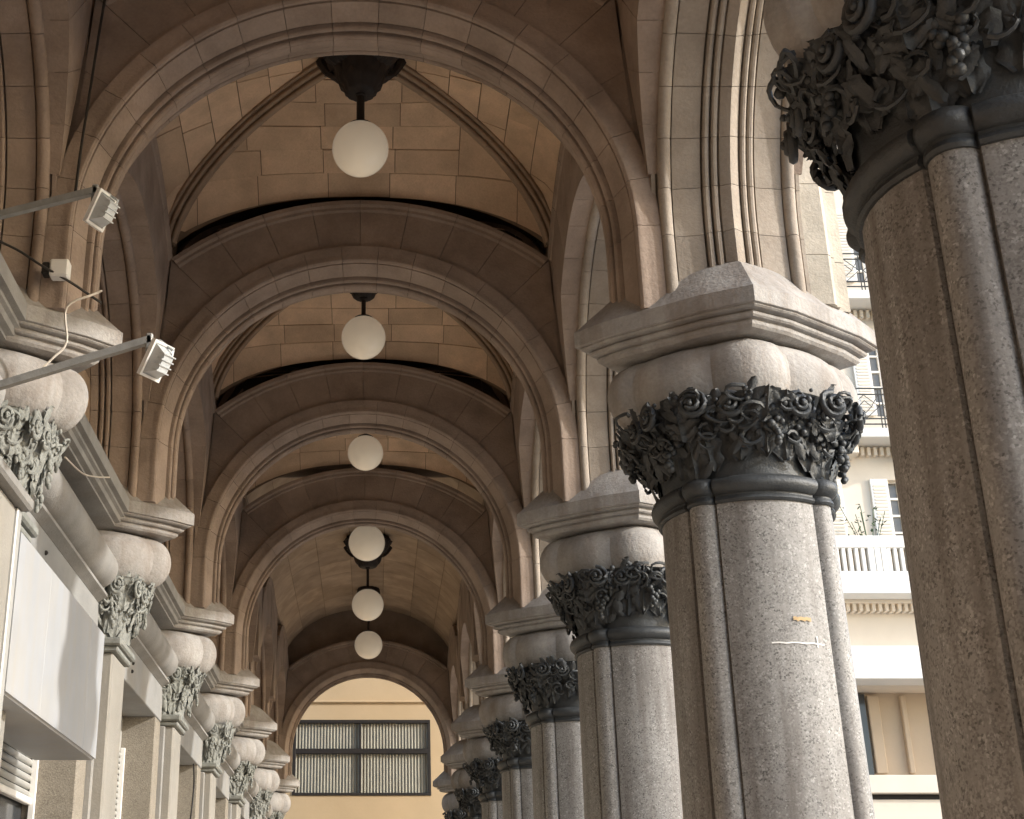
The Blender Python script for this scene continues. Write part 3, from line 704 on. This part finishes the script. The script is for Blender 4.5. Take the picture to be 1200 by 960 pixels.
for b in range(0, 7):
    ya, yb = YP[b + 1] + 0.3, YP[b + 2] - 0.3
    T = thing('wall_cornice', 'long stone cornice with round moulding ' + baylab[b], 'cornice', (0, 0, 0), 'cornices along the wall')
    mb = MB(); mb.prism(CORN, 'y', ya, yb); mb.build('cornice_ledge', 'cornice', T, 25)
    mb = MB(); pr = [(-2.765 + 0.20 * math.cos(R(a)), 3.715 + 0.20 * math.sin(R(a))) for a in range(0, 360, 15)]; mb.prism(pr, 'y', ya + 0.45, yb - 0.45)
    mb.build('round_moulding', 'cornice', T, 40)
    mb = MB(); mb.prism([(-3.6, 3.90), (-3.0, 3.90), (-2.90, 3.56), (-2.72, 3.54), (-2.70, 3.52), (-2.70, 3.49), (-2.74, 3.47), (-2.79, 3.44), (-3.6, 3.44)], 'y', ya, yb); mb.build('lower_moulding', 'cornice', T, 30)
    ya2, yb2 = YP[b + 1] + 0.443, YP[b + 2] - 0.443
    if b == 0: continue
    S = thing('shop_front', 'plastered shop front wall ' + baylab[b], 'wall', (0, 0, 0), 'shop fronts along the wall')
    mb = MB(); mb.bbox(-3.3, -2.79, ya2, yb2, 3.0, 3.44, .008); mb.build('frieze_panel', 'plaster', S)
    if b >= 1:
        for yy in (ya2 + 1.25,):
            for dz in (0.0, -0.10): MB().ball((-2.785, yy + dz * .3, 3.27 + dz), 0.022, 8, 5).build('hook', 'dark', S)
    MB().bbox(-3.6, -2.80, yb2 - 0.42, yb2, GZ, 3.0, .01).build('jamb', 'wallgranite', S)
    MB().bbox(-3.6, -2.80, ya2, ya2 + 0.42, GZ, 3.0, .01).build('jamb', 'wallgranite', S)
    MB().bbox(-3.30, -3.22, ya2 + 0.42, yb2 - 0.42, 2.55, 3.0, .008).build('shutter_box', 'shutter', S)
    if b in (1, 2, 3, 4):
        zlow = 1.5 if b == 1 else (1.45 if b == 2 else -1.6)
        z = 2.55; base = None
        while z > zlow:
            if base is None:
                pr = [(-3.24, 0), (-3.215, -0.012), (-3.205, -0.035), (-3.215, -0.058), (-3.24, -0.066), (-3.25, -0.033)]
                base = MB().prism(pr, 'y', ya2 + 0.425, yb2 - 0.425).build('shutter_slat', 'shutter', S, 50); base.location = (0, 0, z)
            else: link_copy(base, S, (0, 0, z))
            z -= 0.072
        MB().bbox(-3.26, -3.19, ya2 + 0.425, yb2 - 0.425, z - 0.06, z + .004, .01).build('shutter_rail', 'whiteplastic', S)
        mb = MB(); mb.box(-3.30, -3.285, ya2 + .4, yb2 - .4, GZ, 2.6); mb.build('window_pane', 'darkglass', S)
    else:
        mb = MB(); mb.box(-3.30, -3.285, ya2 + .4, yb2 - .4, GZ, 2.6); mb.build('window_pane', 'darkglass', S)
    for yy in (ya2 + 0.43, yb2 - 0.46):
        MB().bbox(-3.22, -3.16, yy, yy + 0.04, GZ, 2.6, .006).build('shutter_guide', 'whiteplastic', S)
# white sign box in the second bay
T = thing('sign_box', 'blank white metal sign box on the left wall below the cornice', 'sign', (0, 0, 0))
ys, ye, zs0, zs1 = 9.20, 12.42, 1.70, 2.83
mb = MB(); mb.bbox(-3.0, -2.462, ys, ye, zs0, zs1, .015); mb.build('case', 'whitebox', T)
for i, (a, c2) in enumerate(((ys + .01, ys + 1.0), (ys + 1.0, ys + 2.62), (ys + 2.62, ye - .01))):
    mb = MB(); mb.bbox(-2.462, -2.452, a + .002, c2 - .002, zs0 + .012, zs1 - .012, .003); mb.build('sheet_panel', 'whitebox', T)
T = thing('clad_board', 'tan board with a grey edge strip beside the white sign box, at the left edge', 'board', (0, 0, 0))
MB().bbox(-2.7, -2.47, 8.2, 9.06, 0.3, 2.95, .01).build('board', 'pilaster', T); MB().bbox(-2.7, -2.45, 9.065, 9.17, 0.3, 2.95, .01).build('edge_strip', 'shutter', T); MB().bbox(-2.75, -2.38, 8.1, 9.2, 2.955, 3.05, .02).build('cap_strip', 'cornice', T)
# end wall beyond the last arch with its curtained window
T = thing('end_wall', 'cream ochre end wall closing the arcade behind the last arch', 'wall', (0, 0, 0))
YE = 41.0
mb = MB(); mb.box(-7, -2.36, YE, YE + .4, GZ, 13); mb.box(1.66, 7, YE, YE + .4, GZ, 13); mb.box(-2.36, 1.66, YE, YE + .4, 6.78, 13); mb.box(-2.36, 1.66, YE, YE + .4, GZ, 4.62); mb.build('masonry', 'ochre', T)
MB().bbox(-7, 7, YE - 0.06, YE, 7.28, 7.34, .01).build('string_course', 'ochre', T)
T = thing('wide_window', 'wide dark-framed window with pleated blinds at the far end', 'window', (0, 0, 0))
for (x0, x1, z0, z1) in ((-2.36, 1.66, 6.68, 6.78), (-2.36, 1.66, 4.62, 4.70), (-2.36, -2.27, 4.7, 6.68), (1.57, 1.66, 4.7, 6.68), (-2.27, 1.57, 5.80, 5.95)):
    MB().bbox(x0, x1, YE - .03, YE + .12, z0, z1, .01).build('frame_bar', 'dark', T)
for (z0, z1) in ((4.7, 5.80), (5.95, 6.68)): MB().bbox(-0.43, -0.36, YE - .025, YE + .12, z0, z1, .01).build('frame_bar', 'dark', T)
for (x0, x1) in ((-2.27, -0.43), (-0.36, 1.57)):
    for (z0, z1) in ((4.7, 5.80), (5.95, 6.68)):
        mk('pane', [(x0, YE + .02, z0), (x1, YE + .02, z0), (x1, YE + .02, z1), (x0, YE + .02, z1)], [(0, 1, 2, 3)], 'glass', T)
        V = []; F = []; k = int((x1 - x0) / 0.045)
        for i in range(k + 1):
            x = x0 + (x1 - x0) * i / k; yy = YE + 0.05 + (0.03 if i % 2 else 0); V += [(x, yy, z0), (x, yy, z1)]
        for i in range(k): F.append((2 * i, 2 * i + 2, 2 * i + 3, 2 * i + 1))
        mk('pleated_blind', V, F, 'blind', T)

# ------------------------------------------------------------------ globe lamps and bosses
lamplab = ['largest white globe lamp hanging from the big dark boss at the top', 'second white globe lamp from the top', 'third globe lamp from the top, under the third arch',
           'fourth globe lamp, hiding the far boss', 'fifth globe lamp from the top, hanging under the far boss', 'lowest and farthest globe lamp above the dark end arch']
gy = [(YP[i + 2] + YP[i + 3]) / 2 for i in range(6)]
gz = [7.66, 7.70, 7.77, 7.61, 7.53, 7.63]; gr = [0.284, 0.29, 0.288, 0.35, 0.355, 0.355]
for i in range(6):
    bt = (8.87, 8.84, 8.84, 9.05, 8.95, 8.98)[i]
    T = thing('globe_lamp', lamplab[i], 'lamp', (XC + 0.02, gy[i], 0), 'globe lamps hanging along the vault')
    r = gr[i]; z = gz[i]; mb = MB()
    prof = [(r * math.cos(R(a)), z + r * math.sin(R(a))) for a in [-89.9] + list(range(-80, 71, 8)) + [75]]
    mb.lathe(prof, 36); mb.build('globe', 'opal', T, 60)
    mb = MB(); mb.lathe([(0.05, z + r * 1.10), (0.10, z + r * 1.02), (0.125, z + r * 0.965), (0.125, z + r * 0.93), (0.05, z + r * .92)][::-1], 20); mb.build('globe_cap', 'boss', T, 40)
    top = bt - 0.54
    mb = MB(); mb.tube([(0, 0, z + r), (0, 0, top + .05)], 0.030 if i else 0.042, 10); mb.lathe([(0.03, top - .06), (0.055, top - .04), (0.055, top - .02), (0.03, top)], 12); mb.build('stem', 'boss', T, 40)
    B = thing('ceiling_boss', ['big dark carved pendant boss with four scrolls at the top vault', 'dark pendant boss over the second globe lamp', 'dark pendant boss over the third globe lamp',
                               'dark pendant boss over the fourth globe lamp', 'dark carved boss visible below the fourth globe lamp', 'dark pendant boss over the farthest globe lamp'][i], 'boss', (XC + 0.02, gy[i], bt), 'pendant bosses of the vaults')
    k = 1.0
    k = (1.0, 0.9, 0.9, 1.0, 1.25, 0.7)[i]
    pr = [(0.05, -0.565), (0.13, -0.56), (0.165, -0.53), (0.18, -0.48), (0.215, -0.45), (0.235, -0.39), (0.25, -0.31), (0.28, -0.24), (0.30, -0.20), (0.345, -0.17), (0.37, -0.12), (0.345, -0.085), (0.38, -0.06), (0.42, 0.0), (0.40, 0.12)]
    pr = [(a * k, b_) for (a, b_) in pr]
    mb = MB(); mb.lathe(pr, 64, flute=(16, 0.03)); mb.build('bowl', 'boss', B, 50)
    for q in range(8):
        th = R(45 * q + 22.5); mb = MB(); d = Vector((math.cos(th), math.sin(th), 0)); tn = Vector((-d.y, d.x, 0)); V = []; F = []
        for a in range(7):
            s = a / 6; rr = 0.19 + 0.16 * s + (0.05 * max(0, s - .7) / .3); zz = -0.44 + 0.36 * s - 0.14 * max(0, s - .7) / .3; wd = 0.075 * math.sin(math.pi * (0.25 + 0.7 * s)) * (1 + .25 * math.sin(s * 12))
            for c2 in (-1, 0, 1): V.append(d * (rr + (0.02 if c2 == 0 else 0)) + tn * wd * c2 + Vector((0, 0, zz)))
        for a in range(6):
            for c2 in range(2): F.append((a * 3 + c2, a * 3 + c2 + 1, a * 3 + c2 + 4, a * 3 + c2 + 3))
        mb.add(V, F); mb.build('leaf', 'boss', B, 60)
    for sx in (-1, 1):
        for sy in (-1, 1):                              # rib ends turned into scrolls
            d = Vector((sx * HX2, sy * HY2, 0)).normalized(); mb = MB(); tn = Vector((-d.y, d.x, 0))
            for off in (-0.075, -0.025, 0.025, 0.075):
                mb.tube([d * (k * (0.24 + 0.035 * q)) + tn * off * (1 + .12 * q) + Vector((0, 0, -0.25 + 0.007 * q * q)) for q in range(7)], [0.032 + 0.005 * q for q in range(7)], 7)
            if i != 5: mb.build('scroll', 'boss', B, 50)

# ------------------------------------------------------------------ floodlights on arms, cables
def floodlight(label, base, tip, head_dir, group):
    T = thing('flood_light', label, 'floodlight', base, group)
    b0 = Vector((0, 0, 0)); t = Vector(tip) - Vector(base)
    mb = MB(); d = t.normalized(); n1 = d.cross(Vector((0, 1, 0))).normalized() * 0.024; n2 = Vector((0, 1, 0)) * 0.022; V = []
    for p in (b0, t): V += [p + n1 + n2, p - n1 + n2, p - n1 - n2, p + n1 - n2]
    mb.add(V, [(0, 1, 5, 4), (1, 2, 6, 5), (2, 3, 7, 6), (3, 0, 4, 7), (3, 2, 1, 0), (4, 5, 6, 7)]); mb.build('arm', 'arm', T)
    MB().bbox(-0.02, 0.03, -0.08, 0.08, -0.1, 0.1, .01).build('wall_plate', 'arm', T)
    mb = MB(); q = t + Vector((-0.01, 0, 0)); mb.bbox(q.x - .022, q.x + .022, q.y - .022, q.y + .022, q.z - .09, q.z + .04, .008); mb.build('clamp', 'arm', T)
    mb = MB(); hd = t + Vector((0.075, -0.02, -0.17))
    mb.tube([t, t + Vector((0.06, 0.0, -0.01)), hd + Vector((0.075, 0, 0.08)), hd + Vector((0.06, 0, 0.0))], 0.009, 6); mb.build('bracket', 'lampbody', T, 40)
    H = bpy.data.objects.new('lamp_head', None)
    # head: a shallow tapered case with its rim, ribbed back and a glass front
    W2, H2, D2 = 0.072, 0.105, 0.10
    F0 = [(-W2, -D2 * .5, -H2), (W2, -D2 * .5, -H2), (W2, -D2 * .5, H2), (-W2, -D2 * .5, H2)]
    B0 = [(-W2 * .55, D2 * .5, -H2 * .5), (W2 * .55, D2 * .5, -H2 * .5), (W2 * .55, D2 * .5, H2 * .55), (-W2 * .55, D2 * .5, H2 * .55)]
    rot = Matrix.Rotation(head_dir[1], 4, 'Z') @ Matrix.Rotation(head_dir[0], 4, 'X')
    def TR(v): return rot @ Vector(v) + hd
    mb = MB(); mb.add([TR(v) for v in F0 + B0], [(0, 1, 5, 4), (1, 2, 6, 5), (2, 3, 7, 6), (3, 0, 4, 7), (4, 5, 6, 7), (3, 2, 1, 0)]); case = mb.build('lamp_case', 'lampbody', T)
    for k in range(4):
        f = MB().box(-W2 * .75, W2 * .75, 0.0, D2 * .56, -H2 * .55 + k * H2 * .36, -H2 * .55 + k * H2 * .36 + .008); f.V = [TR(v) for v in f.V]; f.build('cooling_fin', 'lampbody', case)
    f = MB()
    for (x0, x1, z0, z1) in ((-W2 - .015, W2 + .015, H2, H2 + .018), (-W2 - .015, W2 + .015, -H2 - .018, -H2), (-W2 - .015, -W2, -H2, H2), (W2, W2 + .015, -H2, H2)): f.box(x0, x1, -D2 * .5 - .02, -D2 * .5 + .015, z0, z1)
    f.V = [TR(v) for v in f.V]; f.build('rim', 'whiteplastic', case)
    bpy.data.objects.remove(H)
    return T
floodlight('upper grey floodlight on a slanting arm at the left edge', (-2.90, 8.0, 4.52), (-1.855, 8.0, 4.83), (R(-25), R(-118)), 'floodlights on arms')
floodlight('lower grey floodlight on a long arm in front of the cornice block', (-2.80, 8.0, 3.26), (-1.425, 8.0, 3.73), (R(-30), R(-125)), 'floodlights on arms')
def cable(name, pts, r, m, label):
    P = [Vector(p) for p in pts]; out = []
    for i in range(len(P) - 1):
        p0, p1, p2, p3 = P[max(i - 1, 0)], P[i], P[i + 1], P[min(i + 2, len(P) - 1)]
        for q in range(5):
            t = q / 5; out.append(0.5 * ((2 * p1) + (p2 - p0) * t + (2 * p0 - 5 * p1 + 4 * p2 - p3) * t * t + (3 * p1 - p0 - 3 * p2 + p3) * t ** 3))
    out.append(P[-1]); mb = MB(); mb.tube(out, r, 6); tag(mb.build(name, m, None, 60), label, 'cable')
cable('black_cable', [(-2.17, 9.10, 7.45), (-2.20, 9.08, 6.9), (-2.235, 9.09, 6.3), (-2.26, 9.10, 5.9), (-2.27, 9.08, 5.4)], 0.012, 'cable', 'thin black cable hanging down the left flank of the largest arch')
cable('white_wire', [(-2.62, 9.0, 3.86), (-2.42, 8.94, 3.88), (-2.28, 8.93, 4.02), (-2.20, 8.96, 4.16), (-2.215, 8.93, 4.42), (-2.05, 9.02, 4.57), (-2.03, 9.18, 4.68)], 0.009, 'wire', 'thin pale wire looping over the nearest cornice block')
cable('black_cable', [(-2.85, 8.75, 4.93), (-2.62, 8.9, 4.88), (-2.45, 9.0, 4.80), (-2.25, 9.12, 4.72), (-2.05, 9.3, 4.64)], 0.010, 'cable', 'black cable lying along the top of the nearest cornice block')
cable('white_wire', [(-2.60, 10.9, 3.99), (-2.58, 11.5, 4.06), (-2.56, 12.0, 4.20), (-2.54, 12.5, 4.37)], 0.008, 'wire', 'thin pale wire crossing the cornice above the sign box')
cable('black_cable', [(-2.80, 21.9, 2.95), (-2.785, 21.95, 2.6), (-2.79, 21.7, 2.0), (-2.79, 21.2, 1.4), (-2.80, 21.0, 0.6)], 0.014, 'cable', 'thin dark cable drooping down the shop wall beside the third pilaster')
T = thing('small_spotlight', 'small white box spotlight on top of the nearest cornice block', 'spotlight', (-2.36, 9.10, 4.74))
MB().bbox(-0.04, 0.10, -0.06, 0.05, 0.0, 0.14, .012).build('housing', 'whiteplastic', T)
MB().bbox(-0.10, -0.045, -0.05, 0.04, 0.02, 0.12, .01).build('dark_hood', 'dark', T); MB().bbox(0.0, 0.05, 0.05, 0.14, 0.03, 0.08, .006).build('foot', 'dark', T)

# ------------------------------------------------------------------ the building across the side street
YB = 40.0
T = thing('apartment_building', 'cream apartment block with balconies, seen between the right-hand columns', 'building', (0, YB, 0))
X0, X1 = 11.6, 24.0
wins = [(14.62 - 2.2, 15.2 - 2.05, 11.2, 13.9), (15.75, 16.9, 11.2, 13.9)]
mb = MB()
# wall with real window openings on three floors
flo = [(11.2, 13.9), (16.0, 18.7), (20.7, 23.4)]
xo = [(12.55, 13.75), (15.75, 16.95), (18.95, 20.15), (22.0, 23.2)]
xs = sorted([X0, X1] + [v for p in xo for v in p]); zs = sorted([GZ, 7.6, 30.0] + [v for p in flo for v in p])
for i in range(len(xs) - 1):
    for j in range(len(zs) - 1):
        xm, zm = (xs[i] + xs[i + 1]) / 2, (zs[j] + zs[j + 1]) / 2
        if zm < 7.6: continue
        if any(a < xm < b for a, b in xo) and any(a < zm < b for a, b in flo): continue
        mb.box(xs[i], xs[i + 1], 0, 0.5, zs[j], zs[j + 1])
mb.box(X0, X1, 0.5, 8.0, 7.6, 30.0)
mb.build('wall', 'facade', T)
for fi, (z0, z1) in enumerate(flo):
    for (x0, x1) in xo[:2]:
        W_ = MB().box(x0, x1, 0.30, 0.34, z0, z1).build('window', 'facadeglass', T)
        for q in range(4): MB().box(x0 + (x1 - x0) * q / 3 - .035, x0 + (x1 - x0) * q / 3 + .035, 0.22, 0.30, z0, z1).build('glazing_bar', 'facadewhite', W_)
        for q in range(6): MB().box(x0, x1, 0.225, 0.298, z0 + (z1 - z0) * q / 5 - .03, z0 + (z1 - z0) * q / 5 + .03).build('glazing_bar', 'facadewhite', W_)
        for sd_ in (-1, 1):
            a, c2 = (x0 - 0.56, x0 - 0.02) if sd_ < 0 else (x1 + 0.02, x1 + 0.56)
            S_ = MB().bbox(a, c2, -0.10, -0.03, z0, z1, .01).build('window_shutter', 'facadewhite', T)
            if x0 > 15 or sd_ > 0:
                for q in range(22): MB().box(a + .08, c2 - .08, -0.118, -0.102, z0 + .15 + q * (z1 - z0 - .3) / 22, z0 + .15 + (q + .55) * (z1 - z0 - .3) / 22).build('louvre', 'facade', S_)
def dentils(z, h, w_, pitch, yo):
    mb = MB(); x = X0
    while x < 17.5: mb.box(x, x + w_, yo, 0.0, z, z + h); x += pitch
    return mb
# balustraded stone balcony
B = MB().bbox(X0, X1, -1.1, 0, 10.05, 10.42, .02).build('balcony_slab', 'facadewhite', T)
MB().bbox(X0, X1, -1.08, -0.86, 11.42, 11.80, .02).build('parapet_cap', 'facadewhite', B); MB().bbox(X0, X1, -1.08, -0.86, 10.42, 10.72, .02).build('parapet_foot', 'facadewhite', B)
x = 12.0
while x < 18:
    if abs(((x - 14.35) % 2.6)) < 0.55 or x < 0: MB().bbox(x, x + .17, -1.08, -0.86, 10.72, 11.42, .01).build('parapet_block', 'facadewhite', B)
    else: MB().bbox(x, x + .10, -1.06, -0.90, 10.72, 11.42, .01).build('baluster', 'facadewhite', B)
    x += 0.19
MB().box(X0, X1, -0.86, -0.80, 10.42, 11.5).build('parapet_back', 'tanshade', B)
dentils(9.72, 0.22, 0.10, 0.19, -0.35).build('dentil_course', 'facade', T)
MB().bbox(X0, X1, -0.42, 0, 9.94, 10.05, .01).build('moulding', 'facade', T)
MB().bbox(X0, X1, -1.0, 0, 7.6, 8.35, .02).build('ledge', 'facadewhite', T); MB().bbox(X0, X1, -0.75, 0, 8.35, 8.6, .02).build('ledge_moulding', 'facadewhite', T)
# iron balconies above
for zz in (15.25, 19.95):
    B = MB().bbox(X0, X1, -0.95, 0, zz - 0.30, zz, .02).build('balcony_slab', 'facadewhite', T)
    for q in range(5): MB().bbox(12.9 + q * 1.6, 13.15 + q * 1.6, -0.75, 0, zz - 0.75, zz - 0.30, .03).build('bracket', 'facade', B)
    dentils(zz - 0.62, 0.26, 0.10, 0.20, -0.22).build('dentil_course', 'facade', T)
    for z2 in (zz + 0.12, zz + 0.30, zz + 1.10, zz + 1.30): MB().box(X0, X1, -0.92, -0.885, z2, z2 + .035).build('rail', 'iron', B)
    x = 12.5
    while x < 18.5:
        mb = MB()
        for xx in (x, x + .1): mb.box(xx, xx + .03, -0.915, -0.89, zz, zz + 1.3)
        c0 = (x + .13, zz + .33); c1 = (x + 1.0, zz + 1.10); xm, zm = (c0[0] + c1[0]) / 2, (c0[1] + c1[1]) / 2
        for (pa, pb) in (((c0[0], zm), (xm, c1[1])), ((xm, c1[1]), (c1[0], zm)), ((c1[0], zm), (xm, c0[1])), ((xm, c0[1]), (c0[0], zm)), ((xm - .2, zm), (xm, zm + .2)), ((xm, zm + .2), (xm + .2, zm)), ((xm + .2, zm), (xm, zm - .2)), ((xm, zm - .2), (xm - .2, zm)), ((c0[0], c0[1]), (xm - .2, zm)), ((c1[0], c1[1]), (xm + .2, zm))):
            mb.tube([(pa[0], -0.9, pa[1]), (pb[0], -0.9, pb[1])], 0.014, 4)
        mb.build('railing_panel', 'iron', B); x += 1.0
# ground-floor recess, its brown shade put into the tan of wall and posts
mb = MB(); mb.box(X0, X1, 1.2, 1.6, 4.9, 7.6); mb.build('recess_wall', 'tanshade', T)
MB().bbox(X0, 14.55, 1.05, 1.19, 4.95, 7.55, .01).build('dark_doorway', 'darkglass', T)
for (a, c2) in ((14.62, 14.95), (15.6, 15.75), (16.7, 17.0)): MB().bbox(a, c2, 1.02, 1.2, 5.25, 7.5, .02).build('panel_post', 'tanshade', T)
MB().bbox(X0, X1, -0.2, 1.6, 4.55, 5.05, .02).build('sill_band', 'facade', T); MB().bbox(X0, X1, 0, 1.4, GZ, 4.40, .02).build('lower_wall', 'facade', T)
MB().box(X0, X1, 0.1, 1.2, 4.40, 4.55).build('gap_band', 'dark', T)
# balcony plant
T = thing('balcony_plant', 'small leafy pot plant on the stone balcony of the cream building', 'plant', (14.75, YB - 0.55, 10.42))
MB().lathe([(0.14, 0), (0.20, 0.35), (0.23, 0.36), (0.23, 0.45), (0.18, 0.45)], 14).build('pot', 'terracotta', T, 40)
rg = random.Random(4); mb = MB(); st = MB()
for i in range(16):
    a = rg.uniform(0, 6.28); hgt = rg.uniform(1.2, 2.5); e = Vector((math.cos(a) * rg.uniform(.2, .8), math.sin(a) * .35, hgt)); st.tube([(0, 0, .4), e * .5 + Vector((0, 0, .3)), e], 0.012, 4)
    for q in range(9):
        p = e * rg.uniform(.45, 1.0) + Vector((rg.uniform(-.12, .12), rg.uniform(-.1, .1), rg.uniform(0, .15))); d = Vector((rg.uniform(-1, 1), rg.uniform(-1, 1), rg.uniform(-.6, .8))).normalized(); s = d.cross(Vector((0, 0, 1))).normalized()
        l = rg.uniform(.10, .2); mb.add([p, p + d * l * .5 + s * l * .25, p + d * l, p + d * l * .5 - s * l * .25], [(0, 1, 2, 3)])
st.build('stem', 'leafgreen', T); mb.build('foliage', 'leafgreen', T)
